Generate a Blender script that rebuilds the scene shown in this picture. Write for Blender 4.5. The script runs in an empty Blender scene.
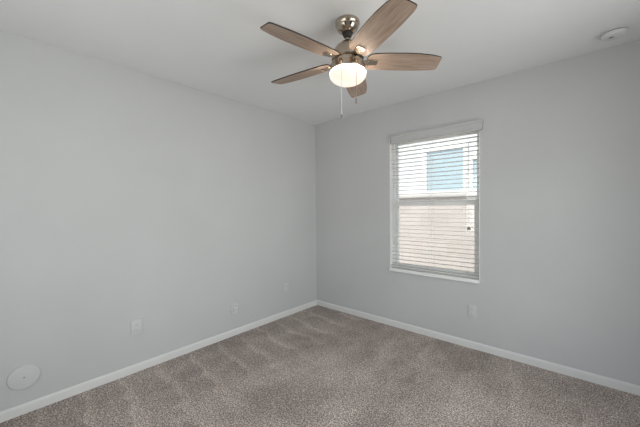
import bpy, bmesh, math, random
from mathutils import Vector, Matrix
random.seed(7)
PI = math.pi
scn = bpy.context.scene
col = scn.collection
RX, RY, H, T = 3.6, -3.7, 2.44, 0.13      # room: x 0..RX, y RY..0, height, wall thickness

# ------------------------------------------------------------------ camera
def make_camera():
    cd = bpy.data.cameras.new('camera')
    cd.sensor_width = 36.0
    cd.lens = 297.28 / 640 * 36.0
    cd.clip_start = 0.02
    co = bpy.data.objects.new('camera', cd)
    col.objects.link(co)
    yaw, pitch, roll = 0.72531, -0.018854, -0.009604
    f = Vector((-math.sin(yaw) * math.cos(pitch), math.cos(yaw) * math.cos(pitch), math.sin(pitch)))
    r = Vector((math.cos(yaw), math.sin(yaw), 0))
    u = r.cross(f)
    r2 = r * math.cos(roll) + u * math.sin(roll)
    u2 = -r * math.sin(roll) + u * math.cos(roll)
    m = Matrix((r2, u2, -f)).transposed().to_4x4()
    m.translation = (2.71478, -2.97977, 1.31622)
    co.matrix_world = m
    scn.camera = co
make_camera()

# ------------------------------------------------------------------ light, sky, exposure
SKY_STRENGTH = 0.8
SUN_STRENGTH = 8.0
SIDE_POWER = 38.0
REAR_POWER = 24.0
LAMP_RIM, LAMP_BOWL = 30.0, 0.85
EXPOSURE = -0.07
vs = scn.view_settings
vs.view_transform = 'Standard'
vs.look = 'None'
vs.gamma = 1.0
vs.use_curve_mapping = False
vs.exposure = EXPOSURE
w = bpy.data.worlds.new('sky')
scn.world = w
w.use_nodes = True
nt = w.node_tree
bgn = nt.nodes['Background']
sky = nt.nodes.new('ShaderNodeTexSky')
sky.sky_type = 'NISHITA'
sky.sun_disc = False
sky.sun_elevation = math.radians(62)
sky.sun_rotation = math.radians(200)
haze = nt.nodes.new('ShaderNodeMix')           # bright hazy day: the blue of the sky is washed out
haze.data_type = 'RGBA'
haze.inputs['Factor'].default_value = 0.82
haze.inputs['B'].default_value = (1.0, 0.985, 0.96, 1)
nt.links.new(sky.outputs['Color'], haze.inputs['A'])
nt.links.new(haze.outputs['Result'], bgn.inputs['Color'])
bgn.inputs['Strength'].default_value = SKY_STRENGTH
sd = bpy.data.lights.new('sun', 'SUN')
sd.energy = SUN_STRENGTH
sd.angle = math.radians(1.0)
sd.color = (1.0, 0.96, 0.9)
so = bpy.data.objects.new('sun', sd)
col.objects.link(so)
so.rotation_euler = Vector((0.35, 0.8, -2.0)).to_track_quat('-Z', 'Y').to_euler()
def area_light(name, loc, direction, sx, sy, power, color, spread=PI):
    a = bpy.data.lights.new(name, 'AREA')
    a.shape = 'RECTANGLE'
    a.size, a.size_y = sx, sy
    a.energy = power
    a.color = color
    a.spread = spread
    o = bpy.data.objects.new(name, a)
    col.objects.link(o)
    o.location = loc
    o.rotation_euler = Vector(direction).to_track_quat('-Z', 'Y').to_euler()
    return o
# added fill lights, set outside two made-up windows behind the camera
area_light('added_side_fill', (RX + 0.16, -1.6, 1.10), (-1, 0, 0.08), 1.7, 1.9, SIDE_POWER, (1.0, 0.97, 0.96), math.radians(131))
area_light('added_rear_fill', (1.6, -3.86, 1.38), (0, 1, 0.08), 1.7, 1.36, REAR_POWER, (1.0, 0.97, 0.955))

# ------------------------------------------------------------------ materials
def principled(name, color, rough=0.6, metal=0.0, spec=0.5):
    m = bpy.data.materials.new(name)
    m.use_nodes = True
    b = m.node_tree.nodes['Principled BSDF']
    b.inputs['Base Color'].default_value = (*color, 1)
    b.inputs['Roughness'].default_value = rough
    b.inputs['Metallic'].default_value = metal
    b.inputs['Specular IOR Level'].default_value = spec
    return m, m.node_tree, b
def noise(n, scale, detail=3.0, rough=0.5, coord='Object', stretch=None, rotz=0.0):
    tc = n.nodes.new('ShaderNodeTexCoord')
    t = n.nodes.new('ShaderNodeTexNoise')
    t.inputs['Scale'].default_value = scale
    t.inputs['Detail'].default_value = detail
    t.inputs['Roughness'].default_value = rough
    if stretch:
        mp = n.nodes.new('ShaderNodeMapping')
        mp.inputs['Scale'].default_value = stretch
        mp.inputs['Rotation'].default_value = (0, 0, rotz)
        n.links.new(tc.outputs[coord], mp.inputs['Vector'])
        n.links.new(mp.outputs['Vector'], t.inputs['Vector'])
    else:
        n.links.new(tc.outputs[coord], t.inputs['Vector'])
    return t
def ramp(n, src, stops):
    r = n.nodes.new('ShaderNodeValToRGB')
    e = r.color_ramp.elements
    while len(e) < len(stops):
        e.new(0.5)
    for el, (p, c) in zip(e, stops):
        el.position = p
        el.color = (*c, 1)
    n.links.new(src, r.inputs['Fac'])
    return r
def bump(n, b, src, strength, dist):
    bp = n.nodes.new('ShaderNodeBump')
    bp.inputs['Strength'].default_value = strength
    bp.inputs['Distance'].default_value = dist
    n.links.new(src, bp.inputs['Height'])
    n.links.new(bp.outputs['Normal'], b.inputs['Normal'])
def paint(name, color, rough=0.7, bs=0.12, var=0.03, scale=160):
    m, n, b = principled(name, color, rough, spec=0.3)
    t = noise(n, scale, 2)
    v = noise(n, 1.3, 3)
    lo = tuple(c * (1 - var) for c in color)
    hi = tuple(min(1, c * (1 + var)) for c in color)
    r = ramp(n, v.outputs['Fac'], [(0.3, lo), (0.7, hi)])
    n.links.new(r.outputs['Color'], b.inputs['Base Color'])
    bump(n, b, t.outputs['Fac'], bs, 0.002)
    return m
M = {}
M['wall'] = paint('wall_paint', (0.56, 0.56, 0.562), 0.75)
M['ceiling'] = paint('ceiling_paint', (0.80, 0.80, 0.80), 0.85, 0.25, 0.02, 90)
M['trim'] = paint('white_trim', (0.74, 0.735, 0.72), 0.4, 0.03, 0.02)
M['plastic'] = paint('white_plastic', (0.66, 0.66, 0.66), 0.4, 0.02, 0.01)
M['plate'] = paint('cover_plate_plastic', (0.61, 0.61, 0.61), 0.4, 0.02, 0.01)
M['vinyl'] = paint('window_vinyl', (0.87, 0.865, 0.86), 0.4, 0.02, 0.01)
M['slat'] = paint('slat_white', (0.90, 0.895, 0.885), 0.35, 0.02, 0.01)
M['dark'] = paint('dark_plastic', (0.03, 0.028, 0.026), 0.5, 0.02, 0.05)
M['slot'] = paint('slot_grey', (0.25, 0.25, 0.25), 0.6, 0.02, 0.05)
def slat_material():
    m = M['slat']
    n = m.node_tree
    b = n.nodes['Principled BSDF']
    out = [x for x in n.nodes if x.type == 'OUTPUT_MATERIAL'][0]
    tl = n.nodes.new('ShaderNodeBsdfTranslucent')
    tl.inputs['Color'].default_value = (0.9, 0.89, 0.87, 1)
    mx = n.nodes.new('ShaderNodeMixShader')
    mx.inputs[0].default_value = 0.6
    n.links.new(b.outputs[0], mx.inputs[1])
    n.links.new(tl.outputs[0], mx.inputs[2])
    n.links.new(mx.outputs[0], out.inputs['Surface'])
slat_material()
M['valance'] = paint('valance_shaded_white', (0.54, 0.54, 0.535), 0.4, 0.02, 0.01)  # white valance, greyed so that its shade sits in the colour
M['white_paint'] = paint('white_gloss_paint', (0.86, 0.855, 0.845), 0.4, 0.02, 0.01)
M['cord'] = paint('cord_white', (0.75, 0.74, 0.72), 0.7, 0.1, 0.02)
M['tassel'] = paint('tassel_grey', (0.24, 0.205, 0.185), 0.5, 0.05, 0.05)
def nickel():
    m, n, b = principled('brushed_nickel', (0.56, 0.50, 0.43), 0.22, 1.0)
    t = noise(n, 40, 3, 0.5, stretch=(1, 1, 14))
    r = ramp(n, t.outputs['Fac'], [(0.3, (0.42, 0.355, 0.285)), (0.7, (0.54, 0.465, 0.38))])
    n.links.new(r.outputs['Color'], b.inputs['Base Color'])
    return m
M['nickel'] = nickel()
M['chain'] = principled('chain_metal', (0.45, 0.39, 0.32), 0.35, 1.0)[0]
def wood():
    m, n, b = principled('weathered_oak', (0.3, 0.22, 0.16), 0.5, spec=0.35)
    t = noise(n, 3.0, 6, 0.65, stretch=(2.2, 28, 28))
    r = ramp(n, t.outputs['Fac'], [(0.25, (0.205, 0.138, 0.098)), (0.5, (0.345, 0.252, 0.193)), (0.75, (0.475, 0.36, 0.285))])
    n.links.new(r.outputs['Color'], b.inputs['Base Color'])
    bump(n, b, t.outputs['Fac'], 0.08, 0.001)
    return m
M['wood'] = wood()
M['wood_edge'] = paint('dark_wood_edge', (0.035, 0.026, 0.02), 0.5, 0.05, 0.15, 60)
def opal():
    # frosted bowl: the band under the collar gets extra glow, added to light the blades
    m, n, b = principled('lit_opal_glass', (0.5, 0.48, 0.45), 0.25)
    tc = n.nodes.new('ShaderNodeTexCoord')
    sp = n.nodes.new('ShaderNodeSeparateXYZ')
    n.links.new(tc.outputs['Object'], sp.inputs[0])
    mr = n.nodes.new('ShaderNodeMapRange')
    mr.interpolation_type = 'SMOOTHSTEP'
    mr.inputs['From Min'].default_value = -0.320
    mr.inputs['From Max'].default_value = -0.312
    mr.inputs['To Min'].default_value = LAMP_BOWL
    mr.inputs['To Max'].default_value = LAMP_RIM
    n.links.new(sp.outputs['Z'], mr.inputs['Value'])
    n.links.new(mr.outputs['Result'], b.inputs['Emission Strength'])
    t = noise(n, 9, 1)
    r = ramp(n, t.outputs['Fac'], [(0.35, (1.0, 0.80, 0.62)), (0.6, (1.0, 0.90, 0.78))])
    n.links.new(r.outputs['Color'], b.inputs['Emission Color'])
    return m
M['opal'] = opal()
def pane_glass():
    m = bpy.data.materials.new('window_glass')
    m.use_nodes = True
    n = m.node_tree
    n.nodes.clear()
    out = n.nodes.new('ShaderNodeOutputMaterial')
    mix = n.nodes.new('ShaderNodeMixShader')
    mix.inputs[0].default_value = 0.06
    tr = n.nodes.new('ShaderNodeBsdfTransparent')
    tr.inputs['Color'].default_value = (0.93, 0.96, 0.96, 1)
    gl = n.nodes.new('ShaderNodeBsdfGlossy')
    gl.inputs['Roughness'].default_value = 0.02
    n.links.new(tr.outputs[0], mix.inputs[1])
    n.links.new(gl.outputs[0], mix.inputs[2])
    n.links.new(mix.outputs[0], out.inputs['Surface'])
    return m
M['glass'] = pane_glass()
def carpet():
    m, n, b = principled('carpet_pile', (0.25, 0.22, 0.2), 0.95, spec=0.1)
    L = n.links.new
    def math_node(op, a, bb=None, clamp=False):
        q = n.nodes.new('ShaderNodeMath')
        q.operation = op
        q.use_clamp = clamp
        for k, v in enumerate((a, bb)):
            if v is None:
                continue
            if isinstance(v, (int, float)):
                q.inputs[k].default_value = v
            else:
                L(v, q.inputs[k])
        return q.outputs[0]
    t1 = noise(n, 120, 2, 0.65)                    # tufts
    t2 = noise(n, 45, 2, 0.6)                      # clumps
    t3 = noise(n, 1.1, 3, 0.6, stretch=(2.2, 1.2, 1), rotz=math.radians(20))   # trodden nap
    t4 = noise(n, 6.0, 3, 0.6)
    r1 = ramp(n, t1.outputs['Fac'], [(0.33, (0.12, 0.095, 0.080)), (0.5, (0.415, 0.357, 0.322)), (0.66, (0.86, 0.77, 0.71))])
    r2 = ramp(n, t2.outputs['Fac'], [(0.35, (0.80, 0.78, 0.77)), (0.65, (1.15, 1.16, 1.17))])
    r3 = ramp(n, t3.outputs['Fac'], [(0.38, (0.84, 0.83, 0.83)), (0.60, (1.13, 1.13, 1.13))])
    r4 = ramp(n, t4.outputs['Fac'], [(0.35, (0.93, 0.92, 0.92)), (0.65, (1.07, 1.07, 1.07))])
    # wedge-shaped vacuum strokes, brushed at right angles to the two walls
    tc = n.nodes.new('ShaderNodeTexCoord')
    sp = n.nodes.new('ShaderNodeSeparateXYZ')
    L(tc.outputs['Object'], sp.inputs[0])
    X, Y = sp.outputs['X'], sp.outputs['Y']
    wob = math_node('MULTIPLY', math_node('SUBTRACT', t4.outputs['Fac'], 0.5), 0.5)
    wob2 = math_node('MULTIPLY', math_node('SUBTRACT', t3.outputs['Fac'], 0.5), 1.2)
    wobble = math_node('ADD', wob, wob2)
    def strokes(along, across, period, skew, near, far, seed):
        ph = math_node('ADD', math_node('MULTIPLY', across, 1.0 / period), math_node('MULTIPLY', along, skew))
        ph = math_node('ADD', math_node('ADD', ph, wobble), seed)
        fr = math_node('FRACT', ph)
        # narrow light wedge on a darker stroke, widening away from the wall
        edge = math_node('ADD', math_node('MULTIPLY', along, 0.30), 0.12)
        d = math_node('MULTIPLY', math_node('SUBTRACT', edge, fr), 5.0)
        light = math_node('MULTIPLY', math_node('ADD', d, 0.5, True), math_node('MULTIPLY', fr, 12.0, True))
        mask = math_node('DIVIDE', math_node('SUBTRACT', far, along), far - near, True)
        val = math_node('SUBTRACT', math_node('MULTIPLY', light, 0.24), 0.11)
        return math_node('MULTIPLY', val, mask)
    sA = strokes(X, Y, 0.25, 0.55, 0.55, 1.05, 0.15)
    sB = strokes(math_node('MULTIPLY', Y, -1.0), X, 0.34, -0.5, 0.6, 1.3, 0.4)
    mB = math_node('MULTIPLY', math_node('SUBTRACT', X, 0.9), 2.0, True)
    tot = math_node('ADD', math_node('ADD', sA, math_node('MULTIPLY', math_node('MULTIPLY', sB, mB), 0.45)), 1.0)
    c = r1.outputs['Color']
    for src in (r2.outputs['Color'], r3.outputs['Color'], r4.outputs['Color'], tot):
        mx = n.nodes.new('ShaderNodeMix')
        mx.data_type = 'RGBA'
        mx.blend_type = 'MULTIPLY'
        mx.inputs['Factor'].default_value = 1.0
        L(c, mx.inputs['A'])
        L(src, mx.inputs['B'])
        c = mx.outputs['Result']
    L(c, b.inputs['Base Color'])
    bump(n, b, t1.outputs['Fac'], 0.7, 0.008)
    return m
M['carpet'] = carpet()
M['door'] = paint('door_white', (0.72, 0.72, 0.71), 0.45, 0.03, 0.02)
M['stucco'] = paint('pale_stucco', (0.76, 0.78, 0.80), 0.9, 0.5, 0.03, 60)
M['house_trim'] = paint('house_trim', (0.86, 0.86, 0.85), 0.7, 0.1, 0.02)
M['blue_glass'] = principled('blue_tinted_pane', (0.45, 0.56, 0.615), 0.3)[0]
M['roof'] = paint('roof_tile', (0.45, 0.36, 0.30), 0.9, 0.4, 0.1, 30)
M['gravel'] = paint('tan_gravel', (0.50, 0.44, 0.37), 0.95, 0.8, 0.12, 50)
def block():
    m, n, b = principled('tan_block', (0.6, 0.54, 0.5), 0.9, spec=0.2)
    tc = n.nodes.new('ShaderNodeTexCoord')
    mp = n.nodes.new('ShaderNodeMapping')
    mp.inputs['Rotation'].default_value = (PI / 2, 0, 0)
    n.links.new(tc.outputs['Object'], mp.inputs['Vector'])
    br = n.nodes.new('ShaderNodeTexBrick')
    br.inputs['Scale'].default_value = 1.0
    br.inputs['Brick Width'].default_value = 0.40
    br.inputs['Row Height'].default_value = 0.20
    br.inputs['Mortar Size'].default_value = 0.006
    br.inputs['Color1'].default_value = (0.64, 0.57, 0.54, 1)
    br.inputs['Color2'].default_value = (0.68, 0.615, 0.585, 1)
    br.inputs['Mortar'].default_value = (0.58, 0.525, 0.495, 1)
    n.links.new(mp.outputs['Vector'], br.inputs['Vector'])
    n.links.new(br.outputs['Color'], b.inputs['Base Color'])
    return m
M['block'] = block()
M['cap'] = paint('pale_cap_block', (0.74, 0.70, 0.68), 0.9, 0.2, 0.03)

# ------------------------------------------------------------------ helpers
def add_box(bm, x0, x1, y0, y1, z0, z1, mat=0):
    v = [bm.verts.new(p) for p in ((x0, y0, z0), (x1, y0, z0), (x1, y1, z0), (x0, y1, z0),
                                   (x0, y0, z1), (x1, y0, z1), (x1, y1, z1), (x0, y1, z1))]
    fs = [bm.faces.new([v[i] for i in q]) for q in ((3, 2, 1, 0), (4, 5, 6, 7), (0, 1, 5, 4), (1, 2, 6, 5), (2, 3, 7, 6), (3, 0, 4, 7))]
    for f in fs:
        f.material_index = mat
    return fs
def bevel(bm, w, seg=2):
    bmesh.ops.bevel(bm, geom=list(bm.edges), offset=w, segments=seg, affect='EDGES', profile=0.5)
def box(x0, x1, y0, y1, z0, z1, bv=0.0, seg=2):
    bm = bmesh.new()
    add_box(bm, x0, x1, y0, y1, z0, z1)
    if bv:
        bevel(bm, bv, seg)
    return bm
def lathe(prof, n=48, axis='Z', closed=False):
    """prof: (r, z) from one end to the other; caps are made where r is 0"""
    bm = bmesh.new()
    rings = []
    for r, z in prof:
        if r < 1e-6:
            rings.append([bm.verts.new((0, 0, z))])
        else:
            rings.append([bm.verts.new((r * math.cos(2 * PI * i / n), r * math.sin(2 * PI * i / n), z)) for i in range(n)])
    pairs = list(zip(rings, rings[1:]))
    if closed:
        pairs.append((rings[-1], rings[0]))
    for a, b in pairs:
        for i in range(n):
            j = (i + 1) % n
            if len(a) == 1 and len(b) == 1:
                continue
            if len(a) == 1:
                bm.faces.new((a[0], b[j], b[i]))
            elif len(b) == 1:
                bm.faces.new((a[i], a[j], b[0]))
            else:
                bm.faces.new((a[i], a[j], b[j], b[i]))
    if axis == 'Y':      # local +z becomes -y (out of a wall that faces -y)
        bmesh.ops.transform(bm, matrix=Matrix.Rotation(PI / 2, 4, 'X'), verts=bm.verts)
    bmesh.ops.recalc_face_normals(bm, faces=bm.faces)
    return bm
def tube(pts, r, n=8, mod=None):
    bm = bmesh.new()
    pts = [Vector(p) for p in pts]
    rings = []
    for k, p in enumerate(pts):
        d = (pts[min(k + 1, len(pts) - 1)] - pts[max(k - 1, 0)]).normalized()
        a = d.orthogonal().normalized() if abs(d.z) < 0.99 else Vector((1, 0, 0))
        b = d.cross(a)
        rr = r * (mod(k) if mod else 1)
        rings.append([bm.verts.new(p + a * rr * math.cos(2 * PI * i / n) + b * rr * math.sin(2 * PI * i / n)) for i in range(n)])
    for a, b in zip(rings, rings[1:]):
        for i in range(n):
            bm.faces.new((a[i], a[(i + 1) % n], b[(i + 1) % n], b[i]))
    bm.faces.new(rings[0][::-1])
    bm.faces.new(rings[-1])
    bmesh.ops.recalc_face_normals(bm, faces=bm.faces)
    return bm
def obj(name, bm, mats, parent=None, smooth=True, angle=35):
    me = bpy.data.meshes.new(name)
    bm.normal_update()
    bm.to_mesh(me)
    bm.free()
    for m in (mats if isinstance(mats, (list, tuple)) else [mats]):
        me.materials.append(m)
    if smooth:
        me.polygons.foreach_set('use_smooth', [True] * len(me.polygons))
        me.set_sharp_from_angle(angle=math.radians(angle))
    o = bpy.data.objects.new(name, me)
    col.objects.link(o)
    o.parent = parent
    return o
def thing(name, label, cat, loc=(0, 0, 0), rotz=0.0, group=None):
    o = bpy.data.objects.new(name, None)
    o.empty_display_size = 0.1
    col.objects.link(o)
    o.location = loc
    o.rotation_euler = (0, 0, rotz)
    o['label'] = label
    o['category'] = cat
    if group:
        o['group'] = group
    return o
def struct(name, bm, mats, smooth=False):
    o = obj(name, bm, mats, None, smooth)
    o['kind'] = 'structure'
    return o
def struct_root(name, loc=(0, 0, 0), rotz=0.0):
    o = bpy.data.objects.new(name, None)
    col.objects.link(o)
    o.location = loc
    o.rotation_euler = (0, 0, rotz)
    o['kind'] = 'structure'
    return o

# ------------------------------------------------------------------ the room
WX0, WX1, WZ0, WZ1 = 1.109, 2.012, 0.613, 2.06     # window opening in the far wall

def wall_with_hole(a0, a1, z0, z1, h=None):
    """wall slab in local x (along), y (0 room side .. T outside), z, with one rectangular opening; a single closed mesh"""
    bm = bmesh.new()
    xs = sorted({a0, a1} | ({h[0], h[1]} if h else set()))
    zs = sorted({z0, z1} | ({h[2], h[3]} if h else set()))
    V = {}
    def vert(x, y, z):
        k = (round(x, 5), round(y, 5), round(z, 5))
        if k not in V:
            V[k] = bm.verts.new(k)
        return V[k]
    cells = {}
    for i in range(len(xs) - 1):
        for j in range(len(zs) - 1):
            cx, cz = (xs[i] + xs[i + 1]) / 2, (zs[j] + zs[j + 1]) / 2
            cells[i, j] = not (h and h[0] < cx < h[1] and h[2] < cz < h[3])
    for (i, j), solid in cells.items():
        if not solid:
            continue
        x0, x1, q0, q1 = xs[i], xs[i + 1], zs[j], zs[j + 1]
        bm.faces.new((vert(x0, 0, q0), vert(x1, 0, q0), vert(x1, 0, q1), vert(x0, 0, q1)))
        bm.faces.new((vert(x0, T, q1), vert(x1, T, q1), vert(x1, T, q0), vert(x0, T, q0)))
        for di, dj, e in ((-1, 0, ((x0, q0), (x0, q1))), (1, 0, ((x1, q1), (x1, q0))), (0, -1, ((x1, q0), (x0, q0))), (0, 1, ((x0, q1), (x1, q1)))):
            if not cells.get((i + di, j + dj), False):
                (ax, az), (bx, bz) = e
                bm.faces.new((vert(ax, 0, az), vert(bx, 0, bz), vert(bx, T, bz), vert(ax, T, az)))
    bmesh.ops.recalc_face_normals(bm, faces=bm.faces)
    return bm
fl = struct('floor', box(-T, RX + T, RY - T, T, -0.1, 0), M['carpet'])
struct('ceiling', box(-T, RX + T, RY - T, T, H, H + 0.1), M['ceiling'])
struct('wall_far', wall_with_hole(-T, RX + T, 0, H, (WX0, WX1, WZ0, WZ1)), M['wall'])
def wall_at(name, bm, loc, rotz):
    o = struct(name, bm, M['wall'])
    o.location = loc
    o.rotation_euler = (0, 0, rotz)
    return o
# local x runs along the wall, local -y faces the room
wall_at('wall_left', wall_with_hole(RY, 0, 0, H), (0, 0, 0), PI / 2)
wall_at('wall_right', wall_with_hole(0, -RY, 0, H, (0.75, 2.45, 0.14, 2.06)), (RX, 0, 0), -PI / 2)
wall_at('wall_rear', wall_with_hole(-RX - T, T, 0, H, (-2.45, -0.75, 0.7, 2.06)), (0, RY, 0), PI)

def baseboard(name, length, loc, rotz):
    bm = bmesh.new()
    prof = [(0, 0), (-0.013, 0), (-0.013, 0.052), (-0.010, 0.060), (-0.004, 0.065), (0, 0.065)]
    a = [bm.verts.new((0, y, z)) for y, z in prof]
    b = [bm.verts.new((length, y, z)) for y, z in prof]
    n = len(prof)
    for i in range(n):
        bm.faces.new((a[i], a[(i + 1) % n], b[(i + 1) % n], b[i]))
    bm.faces.new(a)
    bm.faces.new(b[::-1])
    bmesh.ops.recalc_face_normals(bm, faces=bm.faces)
    o = struct(name, bm, M['trim'])
    o.location = loc
    o.rotation_euler = (0, 0, rotz)
baseboard('baseboard_far', RX, (0, 0, 0), 0)
baseboard('baseboard_left', -RY - 0.013, (0, RY, 0), PI / 2)
baseboard('baseboard_right', -RY - 0.013, (RX, -0.013, 0), -PI / 2)
baseboard('baseboard_rear', RX - 0.026, (RX - 0.013, RY, 0), PI)

# ------------------------------------------------------------------ windows
def frame_ring(x0, x1, z0, z1, y0, y1, wl, wr, wb, wt, bv=0.003):
    """one closed rectangular ring"""
    bm = bmesh.new()
    o = [(x0, z0), (x1, z0), (x1, z1), (x0, z1)]
    i = [(x0 + wl, z0 + wb), (x1 - wr, z0 + wb), (x1 - wr, z1 - wt), (x0 + wl, z1 - wt)]
    vo0 = [bm.verts.new((x, y0, z)) for x, z in o]
    vi0 = [bm.verts.new((x, y0, z)) for x, z in i]
    vo1 = [bm.verts.new((x, y1, z)) for x, z in o]
    vi1 = [bm.verts.new((x, y1, z)) for x, z in i]
    for k in range(4):
        l = (k + 1) % 4
        bm.faces.new((vo0[k], vo0[l], vi0[l], vi0[k]))
        bm.faces.new((vo1[l], vo1[k], vi1[k], vi1[l]))
        bm.faces.new((vo0[l], vo0[k], vo1[k], vo1[l]))
        bm.faces.new((vi0[k], vi0[l], vi1[l], vi1[k]))
    bmesh.ops.recalc_face_normals(bm, faces=bm.faces)
    if bv:
        bevel(bm, bv, 1)
    return bm
def make_window(name, x0, x1, z0, z1, zm, loc, rotz):
    r = struct_root(name, loc, rotz)
    obj('window_frame', frame_ring(x0, x1, z0, z1, 0.064, T, 0.028, 0.028, 0.018, 0.028), M['vinyl'], r)
    a0, a1, b0, b1 = x0 + 0.028, x1 - 0.028, z0 + 0.018, z1 - 0.028
    up = obj('upper_sash', frame_ring(a0, a1, zm, b1, 0.098, 0.124, 0.022, 0.022, 0.04, 0.03, 0.002), M['vinyl'], r)
    obj('pane', box(a0 + 0.020, a1 - 0.020, 0.109, 0.113, zm + 0.038, b1 - 0.028), M['glass'], up)
    lo = obj('lower_sash', frame_ring(a0, a1, b0, zm + 0.046, 0.068, 0.096, 0.036, 0.036, 0.028, 0.046, 0.002), M['vinyl'], r)
    obj('pane', box(a0 + 0.034, a1 - 0.034, 0.080, 0.084, b0 + 0.026, zm + 0.002), M['glass'], lo)
    xm = (a0 + a1) / 2
    bm = box(xm - 0.03, xm + 0.03, 0.071, 0.094, zm + 0.0461, zm + 0.056, 0.003)
    obj('sash_lock', bm, M['vinyl'], lo)
    return r
ZM, SILL = 1.335, 0.034
make_window('window_1', WX0, WX1, WZ0 + SILL, WZ1, ZM, (0, 0, 0), 0)
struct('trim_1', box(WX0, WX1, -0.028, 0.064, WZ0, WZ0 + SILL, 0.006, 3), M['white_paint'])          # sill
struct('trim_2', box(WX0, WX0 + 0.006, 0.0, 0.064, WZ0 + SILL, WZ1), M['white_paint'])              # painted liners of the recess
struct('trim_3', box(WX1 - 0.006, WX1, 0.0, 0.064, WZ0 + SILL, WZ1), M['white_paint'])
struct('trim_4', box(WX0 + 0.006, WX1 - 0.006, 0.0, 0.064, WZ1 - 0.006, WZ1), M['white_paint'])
make_window('window_added_side', 0.75, 2.45, 0.14, 2.06, 1.1, (RX, 0, 0), -PI / 2)  # unseen window, made up as the opening for the side fill
make_window('window_added_rear', -2.45, -0.75, 0.7, 2.06, 1.36, (0, RY, 0), PI)  # unseen window, made up as the opening for the rear fill

# ------------------------------------------------------------------ the blind in the window
def make_blind():
    t = thing('window_blind', 'white horizontal slat blind hung open in the window recess above the sill', 'blind', ((WX0 + WX1) / 2, 0.0, WZ0 + SILL + 0.002))
    cx, bz = (WX0 + WX1) / 2, WZ0 + SILL + 0.002
    hw = (WX1 - WX0) / 2 - 0.012
    # valance : moulded board with short returns, hung just in front of the wall
    L = lambda z: z - bz
    bm = bmesh.new()
    prof = [(-0.004, 2.004), (-0.034, 2.004), (-0.036, 2.012), (-0.032, 2.018), (-0.032, 2.066), (-0.038, 2.072), (-0.040, 2.084), (-0.036, 2.092), (-0.004, 2.092)]
    xa, xb = 1.150 - cx, 2.036 - cx
    A = [bm.verts.new((xa, y, L(z))) for y, z in prof]
    B = [bm.verts.new((xb, y, L(z))) for y, z in prof]
    n = len(prof)
    for i in range(n):
        bm.faces.new((A[i], A[(i + 1) % n], B[(i + 1) % n], B[i]))
    bm.faces.new(A)
    bm.faces.new(B[::-1])
    bmesh.ops.recalc_face_normals(bm, faces=bm.faces)
    obj('valance', bm, M['valance'], t, angle=25)
    obj('head_rail', box(-hw, hw, 0.004, 0.058, L(2.016), L(2.050), 0.002), M['slat'], t)
    obj('bottom_rail', box(-hw, hw, 0.004, 0.058, 0.006, 0.024, 0.006, 3), M['slat'], t)
    z = 0.050
    first = None
    zs = []
    while z < L(1.99):
        zs.append(z)
        z += 0.0418
    def slat_bm():
        bm = bmesh.new()
        N = 8
        rows = []
        for side in (0, 1):
            row = []
            for i in range(N + 1):
                u = i / N
                y = 0.006 + 0.050 * u
                crown = 0.0016 * (1 - (2 * u - 1) ** 2)
                row.append((y, crown + (0.0020 if side else 0)))
            rows.append(row)
        prof = rows[0] + rows[1][::-1]
        A = [bm.verts.new((-hw, y, q)) for y, q in prof]
        B = [bm.verts.new((hw, y, q)) for y, q in prof]
        n = len(prof)
        for i in range(n):
            bm.faces.new((A[i], A[(i + 1) % n], B[(i + 1) % n], B[i]))
        for i in range(N):
            bm.faces.new((A[i], A[i + 1], A[n - 2 - i], A[n - 1 - i]))
            bm.faces.new((B[i], B[i + 1], B[n - 2 - i], B[n - 1 - i]))
        bmesh.ops.recalc_face_normals(bm, faces=bm.faces)
        return bm
    for z in zs:
        if first is None:
            first = obj('slat', slat_bm(), M['slat'], t)
            o = first
        else:
            o = first.copy()
            col.objects.link(o)
        o.parent = t
        o.location = (0, 0, z + 0.003)
        o.rotation_euler = (math.radians(-2), 0, 0)
    for x in (-0.335, 0.0, 0.335):
        for y in (0.0035, 0.0585):
            obj('ladder_cord', tube([(x, y, 0.024), (x, y, L(2.016))], 0.0020 if x == 0 else 0.0012, 6), M['cord'], t)
    # lift cord with its small tassel hangs in front of the slats near the right edge
    xl = 1.922 - cx
    lc = obj('lift_cord', tube([(xl, -0.014, L(1.125)), (xl, -0.003, L(1.6)), (xl, 0.003, L(2.016))], 0.0016, 6), M['cord'], t)
    tb = lathe([(0, 0), (0.014, 0.001), (0.0165, 0.010), (0.013, 0.022), (0.006, 0.029), (0, 0.031)], 16)
    tp = obj('tassel', tb, M['tassel'], lc)
    tp.location = (xl, -0.014, L(1.098))
    tp['label'] = 'dark grey tassel'
    xw = 1.178 - cx
    obj('tilt_wand', tube([(xw, -0.004, L(1.25)), (xw, -0.003, L(1.99)), (xw, 0.006, L(2.02))], 0.003, 6), M['slat'], t)
make_blind()

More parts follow.
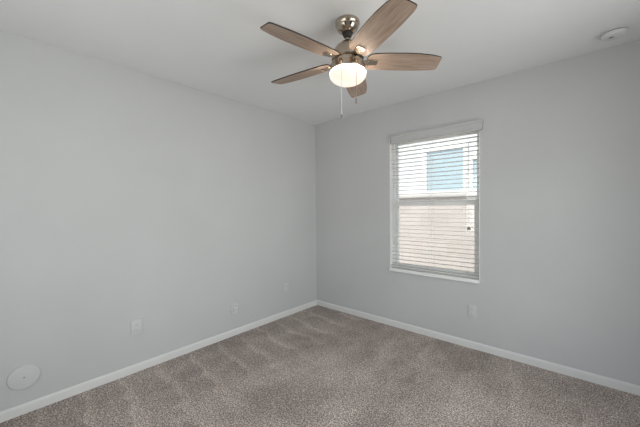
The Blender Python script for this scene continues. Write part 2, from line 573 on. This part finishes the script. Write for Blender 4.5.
# ------------------------------------------------------------------ ceiling fan
FX, FY, FZ = 1.639, -1.500, H
def make_fan():
    t = thing('ceiling_fan', 'five blade ceiling fan with weathered oak blades, nickel housing and lit glass bowl', 'ceiling fan', (FX, FY, FZ))
    can = obj('canopy', lathe([(0, -0.0005), (0.071, -0.0005), (0.0735, -0.004), (0.0735, -0.018), (0.071, -0.023), (0.0685, -0.026), (0.067, -0.034), (0.062, -0.046), (0.053, -0.057), (0.042, -0.065), (0.034, -0.069), (0.031, -0.067), (0.031, -0.05), (0, -0.05)]), M['nickel'], t)
    for a in (-1.12, -0.62):            # dark oblongs on the canopy, on the side towards the camera
        ca, sa = math.cos(a), math.sin(a)
        bm = lathe([(0, 0), (0.0055, 0), (0.0055, 0.006), (0.004, 0.008), (0, 0.008)], 14)
        bmesh.ops.scale(bm, vec=(1.0, 2.0, 1.0), verts=bm.verts)
        d = Vector((ca, sa, -0.62)).normalized()
        side = Vector((-sa, ca, 0))
        up = d.cross(side)
        R = Matrix((side, up, d)).transposed().to_4x4()
        R.translation = Vector((ca * 0.0625, sa * 0.0625, -0.042))
        bmesh.ops.transform(bm, matrix=R, verts=bm.verts)
        obj('canopy_oblong', bm, M['dark'], can)
    obj('hanger_ball', lathe([(0, -0.052), (0.022, -0.056), (0.029, -0.066), (0.0295, -0.078), (0.024, -0.090), (0.014, -0.097), (0, -0.099)], 24), M['dark'], t)
    rod = obj('downrod', lathe([(0, -0.09), (0.0115, -0.09), (0.0115, -0.135), (0, -0.135)], 20), M['nickel'], t)
    obj('coupling', lathe([(0, -0.108), (0.016, -0.108), (0.0175, -0.111), (0.0175, -0.124), (0.020, -0.127), (0, -0.127)], 24), M['nickel'], rod)
    mot = obj('motor_housing', lathe([(0, -0.113), (0.021, -0.113), (0.030, -0.119), (0.048, -0.132), (0.068, -0.150), (0.083, -0.172), (0.0925, -0.197), (0.0965, -0.218), (0.0975, -0.226), (0.094, -0.230), (0.070, -0.2305), (0, -0.2305)], 64), M['nickel'], t)
    # rotor between housing and light kit, with the small raised lugs that carry the blade arms
    bm = lathe([(0, -0.2305), (0.082, -0.2305), (0.084, -0.233), (0.084, -0.247), (0.080, -0.250), (0, -0.250)], 48)
    obj('rotor', bm, M['nickel'], t)
    kit = obj('light_kit', lathe([(0, -0.250), (0.092, -0.250), (0.101, -0.254), (0.105, -0.262), (0.105, -0.282), (0.1075, -0.286), (0.1075, -0.296), (0.105, -0.300), (0.098, -0.3015), (0, -0.3015)], 64), M['nickel'], t)
    for k in range(15):
        a = 2 * PI * (k + 0.5) / 15
        bm = lathe([(0, 0), (0.0042, 0), (0.0042, 0.0025), (0.0025, 0.004), (0, 0.004)], 10)
        R = Matrix.Rotation(a, 4, 'Z') @ Matrix.Translation((0.1042, 0, -0.2665)) @ Matrix.Rotation(PI / 2, 4, 'Y')
        bmesh.ops.transform(bm, matrix=R, verts=bm.verts)
        obj('screw', bm, M['nickel'], kit)
    pr = [(0.094, -0.3018), (0.102, -0.3022), (0.107, -0.305), (0.1105, -0.311), (0.1115, -0.317)]
    for i in range(1, 13):
        a = i / 12 * PI / 2
        pr.append((0.1115 * math.cos(a) if i < 12 else 0, -0.317 - 0.061 * math.sin(a)))
    b = obj('glass_bowl', lathe(pr, 64), M['opal'], t)
    b['label'] = 'lit opal glass bowl'
    # blades
    Z0 = -0.234
    pitch = 0.2193
    side_a = [(0.118, 0.010), (0.116, -0.018), (0.121, -0.040), (0.135, -0.056), (0.158, -0.065), (0.25, -0.0705), (0.35, -0.0720), (0.43, -0.0690), (0.50, -0.0605), (0.545, -0.0500), (0.560, -0.0445), (0.5665, -0.038)]
    side_b = [(0.5705, 0.040), (0.5700, 0.054), (0.5660, 0.0620), (0.5560, 0.0660), (0.53, 0.0700), (0.44, 0.0755), (0.35, 0.0765), (0.25, 0.0745), (0.16, 0.0690), (0.125, 0.062), (0.112, 0.050), (0.112, 0.030)]
    out = side_a + side_b
    def blade_bm():
        bm = bmesh.new()
        h = 0.0035
        lo = [bm.verts.new((u, v, -h)) for u, v in out]
        hi = [bm.verts.new((u, v, h)) for u, v in out]
        n = len(out)
        f = bm.faces.new(lo[::-1])
        f.material_index = 0
        f = bm.faces.new(hi)
        f.material_index = 0
        for i in range(n):
            q = bm.faces.new((lo[i], lo[(i + 1) % n], hi[(i + 1) % n], hi[i]))
            q.material_index = 1
        bmesh.ops.recalc_face_normals(bm, faces=bm.faces)
        return bm
    def arm_bm():
        # a flat arm from the rotor under the blade root, ending in a wider pad
        bm = bmesh.new()
        sec = [(0.074, 0.013, -0.006), (0.100, 0.013, -0.006), (0.118, 0.016, -0.007), (0.128, 0.024, -0.0075), (0.176, 0.024, -0.0075), (0.181, 0.021, -0.0070)]
        th = 0.0037
        rings = []
        for u, hw, z in sec:
            rings.append([bm.verts.new((u, -hw, z - th)), bm.verts.new((u, hw, z - th)), bm.verts.new((u, hw, z + th)), bm.verts.new((u, -hw, z + th))])
        for a, b_ in zip(rings, rings[1:]):
            for i in range(4):
                bm.faces.new((a[i], a[(i + 1) % 4], b_[(i + 1) % 4], b_[i]))
        bm.faces.new(rings[0][::-1])
        bm.faces.new(rings[-1])
        bmesh.ops.recalc_face_normals(bm, faces=bm.faces)
        bevel(bm, 0.001, 1)
        return bm
    b0 = obj('blade', blade_bm(), [M['wood'], M['wood_edge']], t, smooth=False)
    a0 = obj('blade_arm', arm_bm(), M['nickel'], b0, angle=25)
    for k in range(5):
        if k == 0:
            b, a = b0, a0
        else:
            b = b0.copy()
            a = a0.copy()
            col.objects.link(b)
            col.objects.link(a)
        b.parent = t
        a.parent = b
        ang = 2.0289 + k * 2 * PI / 5
        b.matrix_local = Matrix.Translation((0, 0, Z0)) @ Matrix.Rotation(ang, 4, 'Z') @ Matrix.Rotation(-pitch, 4, 'X')
        a.matrix_local = Matrix.Identity(4)
    # pull chains, hanging from the light kit in front of the bowl
    vf = Vector((-0.663, 0.748, 0))
    vr = Vector((0.748, 0.663, 0))
    def chain(name, lat, top, bot, mat, fob):
        fwd = -math.sqrt(max(0, 0.1195 ** 2 - lat ** 2))
        p = vr * lat + vf * fwd
        n = int((top - bot) / 0.0035)
        pts = [(p.x, p.y, top + (bot - top) * i / n) for i in range(n + 1)]
        c = obj(name, tube(pts, 0.0019, 6, lambda k: 1.0 if k % 2 else 0.62), mat, t)
        bm = tube([(p.x, p.y, top - 0.002), (p.x * 0.9, p.y * 0.9, top + 0.001)], 0.003, 8)
        obj('chain_outlet', bm, M['nickel'], c)
        fb = obj('pull_fob', lathe(fob, 16), M['tassel'], c)
        fb.location = (p.x, p.y, bot)
    chain('pull_chain', -0.047, -0.285, -0.592, M['cord'], [(0, 0.004), (0.003, 0.002), (0.0065, -0.005), (0.007, -0.010), (0.004, -0.017), (0, -0.018)])
    chain('pull_chain', 0.037, -0.285, -0.498, M['chain'], [(0, 0.004), (0.003, 0.002), (0.0055, -0.006), (0.0055, -0.026), (0.003, -0.032), (0, -0.033)])
make_fan()

# ------------------------------------------------------------------ smoke detector
def make_detector():
    t = thing('smoke_detector', 'round white smoke detector on the ceiling above the window wall', 'smoke detector', (2.855, -0.262, H))
    obj('mounting_base', lathe([(0, -0.0005), (0.066, -0.0005), (0.067, -0.003), (0.066, -0.010), (0.060, -0.012), (0, -0.012)], 48), M['plastic'], t)
    obj('vent_gap', lathe([(0, -0.012), (0.057, -0.012), (0.057, -0.018), (0, -0.018)], 48), M['slot'], t)
    body = obj('cover', lathe([(0, -0.018), (0.062, -0.018), (0.0635, -0.021), (0.062, -0.028), (0.054, -0.036), (0.040, -0.040), (0.018, -0.041), (0, -0.041)], 48), M['plastic'], t)
    b = obj('test_button', lathe([(0, -0.041), (0.012, -0.041), (0.012, -0.0425), (0.010, -0.0435), (0, -0.0435)], 24), M['slot'], body)
    b.location = (-0.012, -0.01, 0)
make_detector()

# ------------------------------------------------------------------ plates on the walls
def outlet(label, loc, rotz, w=0.074, h=0.118, group=None):
    t = thing('wall_outlet', label, 'outlet', loc, rotz)
    obj('cover_plate', box(-w / 2, w / 2, -0.0075, 0, -h / 2, h / 2, 0.0025), M['plate'], t)
    for s in (-1, 1):
        bm = lathe([(0, 0.007), (0.0165, 0.007), (0.0165, 0.0090), (0.0155, 0.0098), (0, 0.0098)], 24, 'Y')
        bmesh.ops.scale(bm, vec=(1, 1, 0.86), verts=bm.verts)
        r = obj('receptacle', bm, M['plate'], t)
        r.location = (0, 0, s * 0.021)
        for x, hh in ((-0.006, 0.0045), (0.006, 0.0035)):
            bm = box(x - 0.0011, x + 0.0011, -0.0103, -0.0094, -hh + 0.003, hh + 0.003)
            obj('slot', bm, M['slot'], r)
        bm = lathe([(0, 0.0094), (0.0024, 0.0094), (0.0024, 0.0103), (0, 0.0103)], 12, 'Y')
        g = obj('slot', bm, M['slot'], r)
        g.location = (0, 0, -0.0075)
    obj('screw', lathe([(0, 0.007), (0.0032, 0.007), (0.0028, 0.0083), (0, 0.0087)], 12, 'Y'), M['plate'], t)
    return t
outlet('white duplex outlet on the far wall below the right side of the window', (1.95, 0, 0.345), 0)
outlet('white outlet plate on the left wall nearest the far corner', (0, -0.557, 0.345), PI / 2)
outlet('white outlet plate on the left wall between the large and the small round covers', (0, -2.180, 0.362), PI / 2, 0.080, 0.122)
def round_cover(label, loc, rotz, r, kind):
    t = thing('round_cover_plate', label, 'cover plate', loc, rotz)
    if kind == 'blank':
        obj('plate', lathe([(0, 0), (r, 0), (r, 0.008), (r - 0.003, 0.012), (r - 0.008, 0.0135), (0, 0.0145)], 56, 'Y'), M['plate'], t)
        obj('screw', lathe([(0, 0.014), (0.0045, 0.014), (0.004, 0.0165), (0, 0.017)], 14, 'Y'), M['slot'], t)
    else:
        obj('plate', lathe([(0, 0), (r, 0), (r, 0.012), (r - 0.003, 0.016), (r - 0.008, 0.017), (r - 0.012, 0.014), (0, 0.014)], 48, 'Y'), M['plate'], t)
        k = obj('center_disc', lathe([(0, 0.014), (r * 0.55, 0.014), (r * 0.55, 0.024), (r * 0.5, 0.0275), (0, 0.028)], 40, 'Y'), M['plate'], t)
        obj('screw', lathe([(0, 0.0278), (0.004, 0.0278), (0.0036, 0.030), (0, 0.0304)], 12, 'Y'), M['slot'], k)
round_cover('large flat round white cover plate low on the left wall', (0, -2.832, 0.238), PI / 2, 0.078, 'blank')
round_cover('small round white cover with raised centre low on the left wall', (0, -1.274, 0.275), PI / 2, 0.052, 'ring')

# ------------------------------------------------------------------ outside the window
GZ = -0.2
struct('ground', box(-8, 9, T + 0.01, 9, GZ - 0.1, GZ), M['gravel'])
def make_yard_wall():
    t = thing('block_wall', 'tan block garden wall outside the window with a pale cap course', 'wall', (0.8, 1.6, GZ))
    obj('blocks', box(-5.5, 5.5, 0, 0.15, 0, 1.66), M['block'], t, smooth=False)
    obj('cap_course', box(-5.5, 5.5, -0.02, 0.17, 1.66, 1.74, 0.006), M['cap'], t)
make_yard_wall()
def make_house():
    Y = 4.5
    t = thing('neighbor_house', 'pale stucco neighbouring house behind the block wall outside the window', 'house', (0, Y, GZ))
    obj('house_wall', box(-6, 7, 0, 3.5, 0, 4.4), M['stucco'], t, smooth=False)
    obj('eave', box(-6.3, 7.3, -0.45, 3.9, 4.4, 4.6, 0.01), M['house_trim'], t)
    bm = bmesh.new()
    pr = [(-0.5, 4.6), (4.0, 4.6), (1.75, 5.8)]
    A = [bm.verts.new((-6.35, y, z)) for y, z in pr]
    B = [bm.verts.new((7.35, y, z)) for y, z in pr]
    bm.faces.new(A)
    bm.faces.new(B[::-1])
    for i in range(3):
        bm.faces.new((A[i], A[(i + 1) % 3], B[(i + 1) % 3], B[i]))
    bmesh.ops.recalc_face_normals(bm, faces=bm.faces)
    obj('roof', bm, M['roof'], t, smooth=False)
    for x0, x1, z0, z1, wl in ((-0.26, 0.60, 1.70, 2.70, 0.16), (0.82, 1.5, 1.70, 2.40, 0.10)):
        f = obj('house_window', frame_ring(x0 - wl, x1 + 0.11, z0 - GZ - 0.12, z1 - GZ + 0.12, -0.04, 0.0, wl, 0.11, 0.12, 0.12), M['house_trim'], t)
        obj('house_pane', box(x0, x1, -0.015, 0.0, z0 - GZ, z1 - GZ), M['blue_glass'], f, smooth=False)
make_house()
# the roof slab of this house, with its eaves
struct('roof', box(-0.6, RX + 0.6, RY - 0.7, T + 0.02, H + 0.1, H + 0.22), M['roof'])
